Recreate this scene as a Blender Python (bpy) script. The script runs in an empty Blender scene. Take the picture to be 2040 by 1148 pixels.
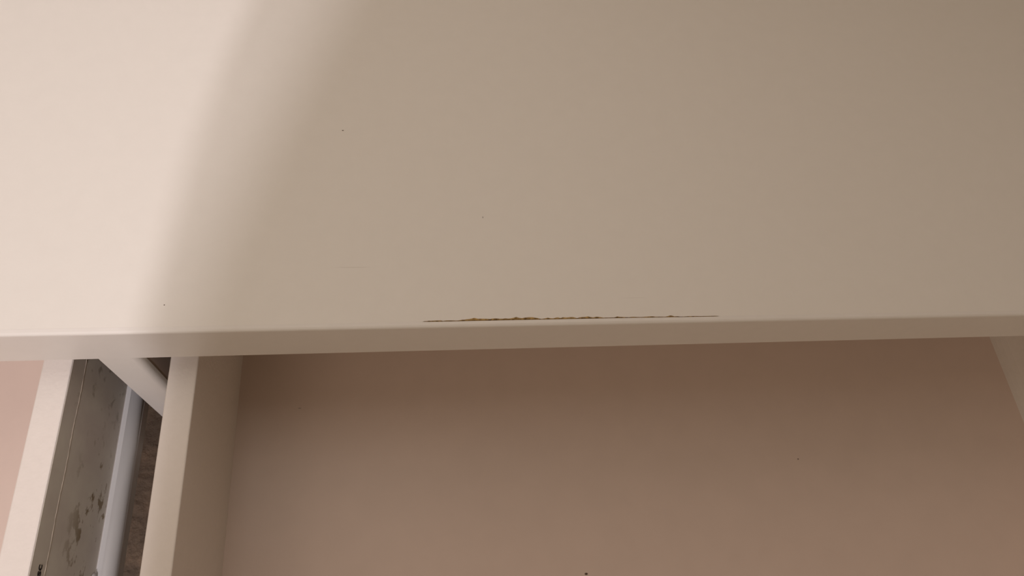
import bpy, bmesh, math, random
from mathutils import Matrix, Vector

# ------------------------------------------------------------ camera, world, lights
C = bpy.context.scene.collection
S = bpy.context.scene
H = 0.75                                    # height of the dresser top above the carpet
PI = math.pi

cam = bpy.data.objects.new('camera', bpy.data.cameras.new('camera'))
C.objects.link(cam)
cam.data.sensor_width = 36.0
cam.data.lens = 24.784575
cam.data.clip_start = 0.01
R = ((0.9888155943375574, -0.07648987650981431, 0.1280362263495341),
     (-0.011864848522153993, -0.8960939716651494, -0.44370578012341094),
     (0.14867059482093092, 0.4372240761176033, -0.8869792339726442))   # right, down, forward
m = Matrix(((R[0][0], -R[1][0], -R[2][0], 0.0),
            (R[0][1], -R[1][1], -R[2][1], -0.114365),
            (R[0][2], -R[1][2], -R[2][2], 0.267586 + H),
            (0, 0, 0, 1)))
cam.matrix_world = m
S.camera = cam

S.view_settings.view_transform = 'Standard'
S.view_settings.look = 'None'
S.view_settings.gamma = 1.0
S.view_settings.use_curve_mapping = False
S.view_settings.exposure = 0.0

w = bpy.data.worlds.new('world'); S.world = w
w.use_nodes = True
bg = w.node_tree.nodes['Background']
bg.inputs[0].default_value = (1.0, 0.78, 0.56, 1)
bg.inputs[1].default_value = 0.205

def area(name, loc, target, size, power, col, sy=None):
    l = bpy.data.lights.new(name, 'AREA')
    l.energy = power; l.color = col; l.size = size
    l.shape = 'RECTANGLE' if sy else 'DISK'
    if sy: l.size_y = sy
    o = bpy.data.objects.new(name, l); C.objects.link(o)
    o.location = loc
    d = Vector(target) - Vector(loc)
    o.rotation_euler = d.to_track_quat('-Z', 'Y').to_euler()
    return o

KEY = Vector((0.08, -1.1, 1.6 + H))         # two small bright ceiling spots, in front of the dresser
def unseen_bulb(loc, energy, radius, col):
    l = bpy.data.lights.new('ceiling_spotlight', 'POINT')
    l.energy = energy; l.color = col; l.shadow_soft_size = radius
    o = bpy.data.objects.new('ceiling_spotlight', l); C.objects.link(o); o.location = loc
unseen_bulb(KEY, 40, 0.005, (1.0, 0.925, 0.98))
unseen_bulb(KEY + Vector((0.007, 0.10, 0)), 42, 0.012, (1.0, 0.925, 0.98))
area('front_left_fill', (-0.7, -1.3, 1.2 + H), (-0.1, 0, H), 0.9, 5.2, (1.0, 0.76, 0.60), 1.1)  # added soft fill from the front left, no window behind it
area('overhead_fill', (-0.07, 0.03, 0.40 + H), (-0.07, 0.03, H), 0.18, 0.20, (1.0, 0.94, 0.88))  # added fill close above, brightens the middle of the top

# ------------------------------------------------------------ materials
def mat(name, col, rough=0.5, noise=0.0, nscale=200, bump=0.0, bscale=900, spec=0.4):
    M = bpy.data.materials.new(name); M.use_nodes = True
    nt = M.node_tree; b = nt.nodes['Principled BSDF']
    b.inputs['Base Color'].default_value = (*col, 1)
    b.inputs['Roughness'].default_value = rough
    b.inputs['Specular IOR Level'].default_value = spec
    tc = nt.nodes.new('ShaderNodeTexCoord')
    last = None
    if noise:
        n = nt.nodes.new('ShaderNodeTexNoise'); n.inputs['Scale'].default_value = nscale
        n.inputs['Detail'].default_value = 4
        nt.links.new(tc.outputs['Object'], n.inputs['Vector'])
        r = nt.nodes.new('ShaderNodeMapRange')
        r.inputs[1].default_value = 0.3; r.inputs[2].default_value = 0.7
        r.inputs[3].default_value = 1 - noise; r.inputs[4].default_value = 1 + noise
        nt.links.new(n.outputs['Fac'], r.inputs[0])
        v = nt.nodes.new('ShaderNodeVectorMath'); v.operation = 'SCALE'
        v.inputs[0].default_value = col
        nt.links.new(r.outputs[0], v.inputs['Scale'])
        nt.links.new(v.outputs[0], b.inputs['Base Color'])
    if bump:
        n2 = nt.nodes.new('ShaderNodeTexNoise'); n2.inputs['Scale'].default_value = bscale
        n2.inputs['Detail'].default_value = 3
        nt.links.new(tc.outputs['Object'], n2.inputs['Vector'])
        bp = nt.nodes.new('ShaderNodeBump'); bp.inputs['Strength'].default_value = bump
        bp.inputs['Distance'].default_value = 0.0003
        nt.links.new(n2.outputs['Fac'], bp.inputs['Height'])
        nt.links.new(bp.outputs[0], b.inputs['Normal'])
    return M

def add_marks(M, marks):
    """dirt specks and scratches: (x, y, half length x, half length y, strength, colour), object space"""
    nt = M.node_tree; b = nt.nodes['Principled BSDF']
    tc = nt.nodes.new('ShaderNodeTexCoord')
    inp = b.inputs['Base Color']
    src = inp.links[0].from_socket if inp.links else None
    base = tuple(inp.default_value)
    for (x, y, lx, ly, st, col) in marks:
        a = nt.nodes.new('ShaderNodeVectorMath'); a.operation = 'SUBTRACT'; a.inputs[1].default_value = (x, y, 0)
        nt.links.new(tc.outputs['Object'], a.inputs[0])
        k = nt.nodes.new('ShaderNodeVectorMath'); k.operation = 'MULTIPLY'; k.inputs[1].default_value = (1 / lx, 1 / ly, 0)
        nt.links.new(a.outputs[0], k.inputs[0])
        l = nt.nodes.new('ShaderNodeVectorMath'); l.operation = 'LENGTH'
        nt.links.new(k.outputs[0], l.inputs[0])
        r = nt.nodes.new('ShaderNodeMapRange')
        r.inputs[1].default_value = 1.0; r.inputs[2].default_value = 0.55
        r.inputs[3].default_value = 0.0; r.inputs[4].default_value = st
        nt.links.new(l.outputs['Value'], r.inputs[0])
        mx = nt.nodes.new('ShaderNodeMix'); mx.data_type = 'RGBA'
        nt.links.new(r.outputs[0], mx.inputs[0])
        if src: nt.links.new(src, mx.inputs[6])
        else: mx.inputs[6].default_value = base
        mx.inputs[7].default_value = (*col, 1)
        src = mx.outputs[2]
    nt.links.new(src, inp)

WH = (0.80, 0.77, 0.71)
DARK = (0.07, 0.035, 0.015)
m_top = mat('white_foil_top', WH, 0.42, 0.008, 120, 0.12, 1100)
add_marks(m_top, [(-0.0281, 0.1001, 0.00055, 0.00035, 0.95, DARK),
                  (0.0344, 0.0530, 0.0003, 0.0006, 0.55, DARK),
                  (-0.0945, 0.0119, 0.0003, 0.0003, 1.0, DARK),
                  (-0.0220, 0.0281, 0.0085, 0.00014, 0.30, (0.3, 0.24, 0.17)),
                  (0.098, 0.0120, 0.0070, 0.00012, 0.18, (0.3, 0.24, 0.17))])
m_band = mat('white_edge_band', (0.79, 0.76, 0.71), 0.40, 0.01, 150, 0.10, 700)
m_white = mat('white_lacquer', (0.78, 0.75, 0.70), 0.45, 0.01, 150, 0.20, 700)
m_foil = mat('white_drawer_foil', (0.80, 0.745, 0.685), 0.42, 0.012, 300, 0.45, 650)
m_bot = mat('drawer_bottom_foil', (0.73, 0.60, 0.525), 0.45, 0.015, 60, 0.10, 900)
add_marks(m_bot, [(0.2261, -0.0364, 0.0006, 0.0005, 0.8, DARK),
                  (0.0917, -0.0901, 0.0011, 0.0007, 1.0, DARK),
                  (-0.0588, 0.0052, 0.0011, 0.0003, 0.5, DARK)])
m_divider_shade = mat('divider_painted_shade', (0.40, 0.32, 0.27), 0.7, 0.1, 40)  # shade on the divider's side, put into a brown base colour
m_slide = mat('grey_epoxy_steel', (0.53, 0.52, 0.505), 0.28, 0.02, 40, 0.05, 400, 0.5)
m_ink = mat('black_ink', (0.012, 0.008, 0.008), 0.6)
m_metal = mat('bare_steel', (0.45, 0.43, 0.40), 0.35)
m_shade = mat('grey_enamel', (0.25, 0.24, 0.23), 0.5)
m_cord = mat('black_cable', (0.03, 0.03, 0.03), 0.6)
m_glass = mat('frosted_glass', (0.8, 0.8, 0.78), 0.3)
m_wall = mat('wall_paint', (0.72, 0.66, 0.58), 0.8, 0.02, 8, 0.3, 300)

# exposed particle board core of the crack
m_core = bpy.data.materials.new('raw_fibreboard'); m_core.use_nodes = True
nt = m_core.node_tree; b = nt.nodes['Principled BSDF']; b.inputs['Roughness'].default_value = 0.95
tc = nt.nodes.new('ShaderNodeTexCoord'); n = nt.nodes.new('ShaderNodeTexNoise')
n.inputs['Scale'].default_value = 700; n.inputs['Detail'].default_value = 6
cr = nt.nodes.new('ShaderNodeValToRGB')
cr.color_ramp.elements[0].position = 0.35; cr.color_ramp.elements[0].color = (0.17, 0.10, 0.032, 1)
cr.color_ramp.elements[1].position = 0.65; cr.color_ramp.elements[1].color = (0.58, 0.39, 0.15, 1)
nt.links.new(tc.outputs['Object'], n.inputs['Vector']); nt.links.new(n.outputs['Fac'], cr.inputs[0])
nt.links.new(cr.outputs[0], b.inputs['Base Color'])

# dull grey, stained outer face of the drawer side
m_plate = bpy.data.materials.new('stained_grey_board'); m_plate.use_nodes = True
nt = m_plate.node_tree; b = nt.nodes['Principled BSDF']; b.inputs['Roughness'].default_value = 0.55
b.inputs['Specular IOR Level'].default_value = 0.3
tc = nt.nodes.new('ShaderNodeTexCoord')
def nz(scale, detail, dist=0.0, vec=None, rough=0.5):
    q = nt.nodes.new('ShaderNodeTexNoise'); q.inputs['Scale'].default_value = scale
    q.inputs['Detail'].default_value = detail; q.inputs['Distortion'].default_value = dist
    q.inputs['Roughness'].default_value = rough
    nt.links.new(vec or tc.outputs['Object'], q.inputs['Vector']); return q.outputs['Fac']
def mr(src, a0, a1, b0, b1):
    q = nt.nodes.new('ShaderNodeMapRange')
    for i, v in enumerate((a0, a1, b0, b1)): q.inputs[i + 1].default_value = v
    nt.links.new(src, q.inputs[0]); return q.outputs[0]
def mul(a, c):
    q = nt.nodes.new('ShaderNodeMath'); q.operation = 'MULTIPLY'
    nt.links.new(a, q.inputs[0]); nt.links.new(c, q.inputs[1]); return q.outputs[0]
def mix(f, A, B):
    q = nt.nodes.new('ShaderNodeMix'); q.data_type = 'RGBA'
    nt.links.new(f, q.inputs[0])
    for i, v in ((6, A), (7, B)):
        if isinstance(v, tuple): q.inputs[i].default_value = (*v, 1)
        else: nt.links.new(v, q.inputs[i])
    return q.outputs[2]
mp = nt.nodes.new('ShaderNodeMapping'); mp.inputs['Scale'].default_value = (1, 0.62, 1)
nt.links.new(tc.outputs['Object'], mp.inputs['Vector'])
base = mix(mr(nz(35, 5), 0.35, 0.65, 0, 1), (0.56, 0.50, 0.44), (0.66, 0.62, 0.53))
sp = nt.nodes.new('ShaderNodeSeparateXYZ'); nt.links.new(tc.outputs['Object'], sp.inputs[0])
low = mr(sp.outputs['Z'], -0.062 + H, -0.082 + H, 0.0, 1.0)       # the stains sit on the lower half
nearx = mr(sp.outputs['Y'], -0.015, -0.035, 0.25, 1.0)
st = mul(mul(mr(nz(150, 8, 0.25, mp.outputs[0], 0.62), 0.555, 0.61, 0, 1), low), nearx)
base = mix(st, base, (0.24, 0.18, 0.10))
st2 = mul(mr(nz(140, 4, 0.3), 0.58, 0.66, 0, 0.6), mr(sp.outputs['Y'], -0.02, 0.005, 0.0, 1.0))
base = mix(st2, base, (0.22, 0.17, 0.11))
base = mix(mr(nz(2600, 2), 0.70, 0.76, 0, 0.35), base, (0.75, 0.7, 0.6))
nt.links.new(base, b.inputs['Base Color'])
m_ridge = mat('worn_ridge', (0.66, 0.58, 0.48), 0.5, 0.35, 260)

# carpet
m_carpet = bpy.data.materials.new('dark_carpet'); m_carpet.use_nodes = True
nt = m_carpet.node_tree; b = nt.nodes['Principled BSDF']; b.inputs['Roughness'].default_value = 1.0
b.inputs['Specular IOR Level'].default_value = 0.1
tc = nt.nodes.new('ShaderNodeTexCoord')
base = mix(mr(nz(22, 6, 0.4), 0.38, 0.62, 0, 1), (0.44, 0.40, 0.40), (0.76, 0.65, 0.60))
base = mix(mr(nz(160, 4), 0.3, 0.7, 0, 0.5), base, (0.46, 0.41, 0.40))
nt.links.new(base, b.inputs['Base Color'])
bp = nt.nodes.new('ShaderNodeBump'); bp.inputs['Strength'].default_value = 1.0; bp.inputs['Distance'].default_value = 0.006
nt.links.new(nz(90, 6), bp.inputs['Height']); nt.links.new(bp.outputs[0], b.inputs['Normal'])

# ------------------------------------------------------------ mesh helpers
def link(name, bm, M, parent=None, smooth=False):
    bmesh.ops.recalc_face_normals(bm, faces=bm.faces[:])
    me = bpy.data.meshes.new(name); bm.to_mesh(me); bm.free()
    if smooth:
        for p in me.polygons: p.use_smooth = True
    me.materials.append(M)
    o = bpy.data.objects.new(name, me); C.objects.link(o)
    if parent: o.parent = parent
    return o
def box(bm, x0, x1, y0, y1, z0, z1, bev=0.0, seg=2):
    r = bmesh.ops.create_cube(bm, size=1.0)
    vs = r['verts']
    for v in vs:
        v.co = Vector(((x0 + x1) / 2 + v.co.x * (x1 - x0), (y0 + y1) / 2 + v.co.y * (y1 - y0),
                       (z0 + z1) / 2 + v.co.z * (z1 - z0) + H))
    if bev:
        es = list({e for v in vs for e in v.link_edges})
        bmesh.ops.bevel(bm, geom=es, offset=bev, segments=seg, profile=0.5, affect='EDGES')
def extrude_y(bm, prof, y0, y1):
    """closed (x, z) outline swept along y"""
    a = [bm.verts.new((x, y0, z + H)) for x, z in prof]; c = [bm.verts.new((x, y1, z + H)) for x, z in prof]
    n = len(prof)
    for i in range(n): bm.faces.new((a[i], a[(i + 1) % n], c[(i + 1) % n], c[i]))
    bm.faces.new(a); bm.faces.new(c[::-1])
def lathe(bm, prof, cx, cy, n=64):
    rings = [[bm.verts.new((cx + r * math.cos(2 * PI * i / n), cy + r * math.sin(2 * PI * i / n), z + H)) for i in range(n)] for r, z in prof]
    for a, c in zip(rings, rings[1:]):
        for i in range(n): bm.faces.new((a[i], a[(i + 1) % n], c[(i + 1) % n], c[i]))
    return rings
def struct(o): o['kind'] = 'structure'; return o

# ------------------------------------------------------------ setting
bm = bmesh.new(); box(bm, -2.5, 2.5, -2.5, 0.46, -H - 0.02, -H); struct(link('floor', bm, m_carpet))
bm = bmesh.new(); box(bm, -2.5, 2.5, 0.46, 0.56, -H, 1.7); struct(link('wall_back', bm, m_wall))

# ------------------------------------------------------------ dresser
dresser = bpy.data.objects.new('dresser', None); C.objects.link(dresser)
dresser['label'] = 'white dresser with cracked top edge and two pulled-out drawers on dark carpet'
dresser['category'] = 'dresser'

XL, XR, YB, T = -0.675, 0.443, 0.44, 0.027
YS = 0.0026                                 # seam between edge band and top foil
# jagged upper border of the crack, (x, distance behind the seam)
crack_px = [(840.4, 641.8, 642.2), (851.4, 640.5, 641.7), (857.6, 639.9, 641.4), (874.9, 639.3, 641.3), (882.7, 640.2, 641.2),
 (896.9, 639.4, 641.1), (907.8, 639.9, 641.0), (920.4, 638.3, 640.8), (929.8, 637.5, 640.8), (939.2, 636.3, 640.7),
 (945.5, 634.9, 640.6), (953.3, 636.6, 640.4), (961.2, 636.4, 640.2), (976.9, 637.2, 640), (986.3, 635.8, 639.8),
 (995.7, 636.7, 639.7), (1006.7, 635.6, 639.4), (1016, 636, 639.2), (1028.6, 633.0, 638.9), (1039.6, 635.2, 638.5),
 (1052.2, 633.3, 638.2), (1061.6, 633.6, 638.3), (1071, 635.2, 638.4), (1078.8, 637.1, 638.4), (1091.4, 634.2, 637.6),
 (1102.4, 635.5, 637.3), (1111.8, 633.6, 637.2), (1117, 634.7, 637), (1121.2, 633.3, 637.0), (1130, 634.2, 637.2),
 (1141.7, 633.3, 636.9), (1150, 635.2, 636.6), (1160, 633.0, 636.3), (1171.7, 631.5, 636), (1181.7, 633.7, 635.8),
 (1188.3, 632.2, 635.7), (1196.7, 633.3, 635.6), (1206.7, 634, 635.4), (1223.3, 634, 635.3), (1230, 631.6, 634.9),
 (1240, 632.7, 634.6), (1253.3, 633, 634.2), (1262, 632, 634), (1276.7, 632.7, 633.8), (1296.7, 631.2, 633.4),
 (1306.7, 632, 633.3), (1325, 632, 632.9), (1335, 629.3, 632.6), (1343.3, 630.6, 632), (1356.7, 631, 631.7),
 (1371.7, 630.1, 631.3), (1396.7, 630, 630.9), (1426.7, 629.7, 630.6), (1435, 630.2, 630.4)]
F = 1404.459
def on_top(u, v):                           # point of the top's plane (real size, metres) for a measured image point
    d = Vector(((u - 1020) / F, (v - 574) / F, 1.0))
    q = Vector(tuple(R[0][i] * d[0] + R[1][i] * d[1] + R[2][i] * d[2] for i in range(3)))
    k = -0.267586 / q.z
    return q.x * k, -0.114365 + q.y * k
rnd = random.Random(4)
crack = []
for i, (u, a, c) in enumerate(crack_px):
    x, y1 = on_top(u, a); _, y0 = on_top(u, c)
    crack.append((x, max(0.00012, (y1 - y0)) * 1.0))
    if i < len(crack_px) - 1:               # small teeth between the measured points
        u2, a2, c2 = crack_px[i + 1]; um = (u + u2) / 2
        x, y1 = on_top(um, (a + a2) / 2 + rnd.uniform(-0.5, 0.5)); _, y0 = on_top(um, (c + c2) / 2)
        crack.append((x, max(0.00012, y1 - y0)))
crack[0] = (crack[0][0], 0.0); crack[-1] = (crack[-1][0], 0.0)
bm = bmesh.new()
front = [(XL, YS)] + [(x, YS + d) for x, d in crack] + [(XR, YS)]
outl = front + [(XR, YB), (XL, YB)]
DZ = 0.0016                                 # depth of the broken-out pocket
n = len(outl)
tv = [bm.verts.new((x, y, H)) for x, y in outl]
mv = [bm.verts.new((x, y, H - DZ)) for x, y in outl]
bm.faces.new(tv)
for i in range(n): bm.faces.new((tv[i], tv[(i + 1) % n], mv[(i + 1) % n], mv[i]))
bm.faces.new(mv[::-1])
box(bm, XL, XR, YS, YB, -T, -DZ)
top = link('top_panel', bm, m_top, dresser)
top['label'] = 'white foil top with a jagged crack along its front edge'

# the raw board showing in the crack: an uneven slope from the foil's torn lip down to the band
bm = bmesh.new()
rows = []
for x, d in crack:
    zz = [-0.00005 - rnd.uniform(0, 0.00008), -0.0003 - rnd.uniform(0, 0.0002), -0.0014]
    rows.append([bm.verts.new((x, YS + d + 0.00002, zz[0] + H)), bm.verts.new((x, YS + d * rnd.uniform(.35, .6), zz[1] + H)),
                 bm.verts.new((x, YS + 0.00003, zz[2] + H)), bm.verts.new((x, YS + 0.00003, -DZ + H)), bm.verts.new((x, YS + d + 0.00002, -DZ + H))])
for a, c in zip(rows, rows[1:]):
    for j in range(5): bm.faces.new((a[j], a[(j + 1) % 5], c[(j + 1) % 5], c[j]))
core = link('exposed_core', bm, m_core, top)
core['label'] = 'brown raw board showing through the crack'

# front edge band: rounded strip glued along the front, lifted a hair along the crack
bm = bmesh.new()
xs = [XL, -0.4, -0.1, -0.02] + [x for x, d in crack[::2]] + [0.15, 0.28, XR]
xs = sorted(xs)
x0c, x1c = crack[0][0], crack[-1][0]
pr = []
for x in xs:
    t = min(1, max(0, (x - x0c) / (x1c - x0c)))
    lift = 0.00018 * math.sin(PI * t) if x0c < x < x1c else 0
    g = 0.00007 if x0c < x < x1c else 0.00001
    ch = -0.00012 if x0c < x < x1c else 0.0
    pr.append([(YS - g, -T), (YS - g, ch + lift), (YS - g - 0.00015, 0.00002 + lift), (0.0011, 0.00002 + lift * .6),
               (0.0005, -0.00022), (0.00015, -0.0006), (0.0, -0.0012), (0.0, -T + 0.0009), (0.00025, -T + 0.0003), (0.0008, -T)])
vv = [[bm.verts.new((x, y, z + H)) for y, z in p] for x, p in zip(xs, pr)]
k = len(pr[0])
for a, c in zip(vv, vv[1:]):
    for j in range(k): bm.faces.new((a[j], a[(j + 1) % k], c[(j + 1) % k], c[j]))
bm.faces.new(vv[0]); bm.faces.new(vv[-1][::-1])
band = link('edge_band', bm, m_band, top)

def panel(name, x0, x1, y0, y1, z0, z1, M=m_white, bev=0.0008, parent=dresser, seg=2):
    bm = bmesh.new(); box(bm, x0, x1, y0, y1, z0, z1, bev, seg); return link(name, bm, M, parent)
# centre divider: square front-left edge, softly rounded front-right edge
bm = bmesh.new()
r = 0.003
prof = [(-0.12675, 0.0005), (-0.12675, 0.0048)]
prof += [(-0.1121, 0.0048)] + [(-0.1121 - r + r * math.cos(a), 0.0005 + r - r * math.sin(a)) for a in [PI / 2 * i / 8 for i in range(9)]]
lo = [bm.verts.new((x, y, 0.0)) for x, y in prof]; hi = [bm.verts.new((x, y, H - T)) for x, y in prof]
for i in range(len(prof)): bm.faces.new((lo[i], lo[(i + 1) % len(prof)], hi[(i + 1) % len(prof)], hi[i]))
bm.faces.new(lo[::-1]); bm.faces.new(hi)
link('divider_front', bm, m_white, dresser)
dv = panel('divider_panel', -0.1265, -0.1124, 0.0048, 0.42, -H, -T, m_divider_shade, 0)
dv['label'] = 'divider behind its white front, its shade painted as dull brown'
panel('side_panel', XL + 0.002, XL + 0.018, 0.0005, 0.42, -H, -T)
panel('side_panel', XR - 0.018, XR - 0.002, 0.0005, 0.42, -H, -T)
panel('back_panel', XL + 0.018, XR - 0.018, 0.42, 0.426, -H, -T)

ZT, ZB, WT = -0.042, -0.122, 0.0118
def drawer(xa, xb, labels, plate):
    """xa, xb: outer faces"""
    bm = bmesh.new()
    y0, y1 = -0.33, 0.10
    rc = 0.016
    cove = [(rc - rc * math.sin(a), rc - rc * math.cos(a)) for a in [PI / 2 * i / 8 for i in range(9)]]
    def wall(s, xo):
        c = 0.0006                          # eased top edges
        xi = xo + s * WT
        p = [(xo, ZB - 0.014), (xo, ZT - c), (xo + s * c * .3, ZT - c * .3), (xo + s * c, ZT), (xi - s * c, ZT), (xi - s * c * .3, ZT - c * .3), (xi, ZT - c)]
        if s < 0:
            p += [(xi + s * a, ZB + q) for a, q in reversed(cove)] + [(xi, ZB - 0.014)]
        else:
            p += [(xi, ZB - 0.014)]
        extrude_y(bm, p, y0, y1)
    wall(1, xa); wall(-1, xb)
    box(bm, xa + WT, xb - WT, y1 - 0.012, y1, ZB - 0.014, ZT, 0.0005)
    d = link('drawer', bm, m_foil, dresser)
    d['label'] = labels
    f = panel('drawer_front', xa - 0.012, xb + 0.012, y0 - 0.018, y0, ZB - 0.045, -T - 0.003, m_white, 0.0012, d)
    panel('bottom_panel', xa + WT - 0.0001, xb - WT + 0.0001, y0, y1 - 0.012, ZB - 0.004, ZB, m_bot, 0, d)
    for s, xo in ((1, xb), (-1, xa)):       # slides screwed to the lower part of both outer faces
        rr = 0.0052; wd = 0.0078; zt = -0.1035
        p = [(xo, zt - 0.0012), (xo + s * 0.0005, zt - 0.0012), (xo + s * 0.0007, zt), (xo + s * (wd - rr), zt)]
        p += [(xo + s * (wd - rr + rr * math.sin(a)), zt - rr + rr * math.cos(a)) for a in [PI / 2 * i / 8 for i in range(1, 9)]]
        p += [(xo + s * wd, zt - rr - 0.001), (xo + s * (wd - 0.001), zt - rr - 0.001),
              (xo + s * (wd - rr), zt - 0.0012), (xo + s * 0.0012, zt - 0.0012), (xo + s * 0.0012, zt - 0.0315), (xo, zt - 0.0315)]
        bm = bmesh.new(); extrude_y(bm, p, y0 + 0.004, y1 - 0.002)
        sl = link('drawer_slide', bm, m_slide, d, True)
        sl['label'] = 'grey coated metal slide'
        for pl in sl.data.polygons:
            pl.use_smooth = len(pl.vertices) == 4 and abs(pl.normal.y) < .1 and abs(pl.normal.x) > .05 and abs(pl.normal.z) > .05
    if not plate:
        bm = bmesh.new(); box(bm, xa - 0.0001, xa + 0.0002, y0 + 0.002, y1 - 0.002, -0.1034, ZT - 0.0007)
        o = link('side_face', bm, m_plate, d); o['label'] = 'dull grey stained outer face'
    else:
        x = xb
        bm = bmesh.new()
        box(bm, x - 0.0002, x + 0.00012, y0 + 0.002, y1 - 0.002, -0.0545, ZT - 0.0007)
        box(bm, x - 0.0002, x + 0.00005, y0 + 0.002, y1 - 0.002, -0.1034, -0.0545)
        o = link('side_face', bm, m_plate, d); o['label'] = 'dull grey stained outer face'
        bm = bmesh.new()                    # wavering worn line where the two surfaces meet
        rn = random.Random(9); N = 260
        ln = []
        for i in range(N + 1):
            y = y0 + 0.002 + (y1 - y0 - 0.004) * i / N
            z = -0.0545 + 0.00022 * math.sin(i * .31) + rn.uniform(-.00012, .00012)
            h = 0.00024 + rn.uniform(-0.0001, .00012)
            ln.append([bm.verts.new((x + 0.00013, y, z + h + H)), bm.verts.new((x + 0.00024, y, z + H)), bm.verts.new((x + 0.00006, y, z - h + H))])
        for a, c in zip(ln, ln[1:]):
            for j in range(2): bm.faces.new((a[j], a[j + 1], c[j + 1], c[j]))
        o = link('worn_seam', bm, m_ridge, d); o['label'] = 'pale worn line along the grey face'
        cu = bpy.data.curves.new('printed_code', 'FONT'); cu.body = 'osc'; cu.size = 0.0053; cu.offset = 0.00016
        cu.extrude = 0.00003; cu.space_character = 1.0
        tmp = bpy.data.objects.new('tmp', cu); C.objects.link(tmp)
        bpy.context.view_layer.update()
        me = bpy.data.meshes.new_from_object(tmp.evaluated_get(bpy.context.evaluated_depsgraph_get()))
        bpy.data.objects.remove(tmp)
        me.name = 'printed_code'; me.materials.clear(); me.materials.append(m_ink)
        o = bpy.data.objects.new('printed_code', me); C.objects.link(o); o.parent = d
        o.matrix_local = Matrix(((0, 0, 1, x + 0.00018), (1, 0, 0, -0.0838), (0, 1, 0, -0.0513 + H), (0, 0, 0, 1)))
        o['label'] = 'small black printed letters'
        bm = bmesh.new()
        lathe(bm, [(0.0002, 0.0), (0.0012, 0.0), (0.002, -0.0006), (0.0021, -0.0012)], 0, 0, 20)
        bm.verts.ensure_lookup_table()
        for v in bm.verts:                  # turn the screw head to face sideways
            v.co = Vector((x + 0.0003 + (v.co.z - H) + 0.0012, -0.0775 + v.co.x, -0.1018 + v.co.y + H))
        o = link('screw', bm, m_metal, d, True); o['label'] = 'tiny bare metal screw above the slide'
    return d
drawer(-0.1033, 0.411, 'right-hand drawer, empty, in shade', False)
drawer(-0.658, -0.1433, 'left-hand drawer, brightly lit, with a grey stained side', True)

# ------------------------------------------------------------ unseen dome, added to stand in for a person shading the top
ZP = 1.0
kf = 1 - ZP / 1.6                           # the dome is this much smaller than the shadow it throws
cx, cy, rad = 0.8975, -0.05, 1.0
px, py, pr_ = KEY.x + (cx - KEY.x) * kf, KEY.y + (cy - KEY.y) * kf, rad * kf
light_helper = bpy.data.objects.new('shadow_dome', None); C.objects.link(light_helper)
light_helper['label'] = 'large unseen grey enamel dome added above the dresser to cast a shadow'; light_helper['category'] = 'light_helper'
bm = bmesh.new()
prof = [(pr_, ZP), (pr_ * .96, ZP + .05), (pr_ * .82, ZP + .11), (pr_ * .58, ZP + .165), (pr_ * .3, ZP + .20), (0.03, ZP + .215),
        (0.028, ZP + .212), (pr_ * .29, ZP + .196), (pr_ * .57, ZP + .161), (pr_ * .81, ZP + .107), (pr_ * .95, ZP + .049), (pr_ * .99, ZP)]
rg = lathe(bm, prof, px, py, 96)
for i in range(96): bm.faces.new((rg[-1][i], rg[-1][(i + 1) % 96], rg[0][(i + 1) % 96], rg[0][i]))
link('dome_shell', bm, m_shade, light_helper, True)
bm = bmesh.new(); lathe(bm, [(0.001, ZP + .14), (0.025, ZP + .15), (0.032, ZP + .17), (0.02, ZP + .195), (0.016, ZP + .215), (0.001, ZP + .216)], px, py, 32)
link('unseen_bulb', bm, m_glass, light_helper, True)  # unlit, belongs to the added dome
bm = bmesh.new(); lathe(bm, [(0.0305, ZP + .211), (0.03, ZP + .24), (0.0035, ZP + .26), (0.003, 1.65)], px, py, 24)
link('cord', bm, m_cord, light_helper, True)

# ------------------------------------------------------------ small unseen fixture, added to carry a fill light over the dresser
wl = bpy.data.objects.new('fill_fixture', None); C.objects.link(wl)
wl['label'] = 'small white arm fixture, unseen, added above the dresser for fill light'; wl['category'] = 'light_helper'
lx, ly, lz = -0.07, 0.03, 0.40
bm = bmesh.new()
lathe(bm, [(0.100, lz - 0.004), (0.097, lz + 0.03), (0.06, lz + 0.065), (0.014, lz + 0.08), (0.0005, lz + 0.081),
           (0.0005, lz + 0.077), (0.013, lz + 0.076), (0.058, lz + 0.062), (0.094, lz + 0.029), (0.097, lz - 0.004)], lx, ly, 48)
link('fill_head', bm, m_white, wl, True)
bm = bmesh.new(); box(bm, lx - 0.006, lx + 0.006, ly, 0.45, lz + 0.078, lz + 0.090, 0.002); link('arm', bm, m_metal, wl)
bm = bmesh.new(); box(bm, lx - 0.03, lx + 0.03, 0.448, 0.46, lz + 0.04, lz + 0.13, 0.003); link('wall_plate', bm, m_metal, wl)
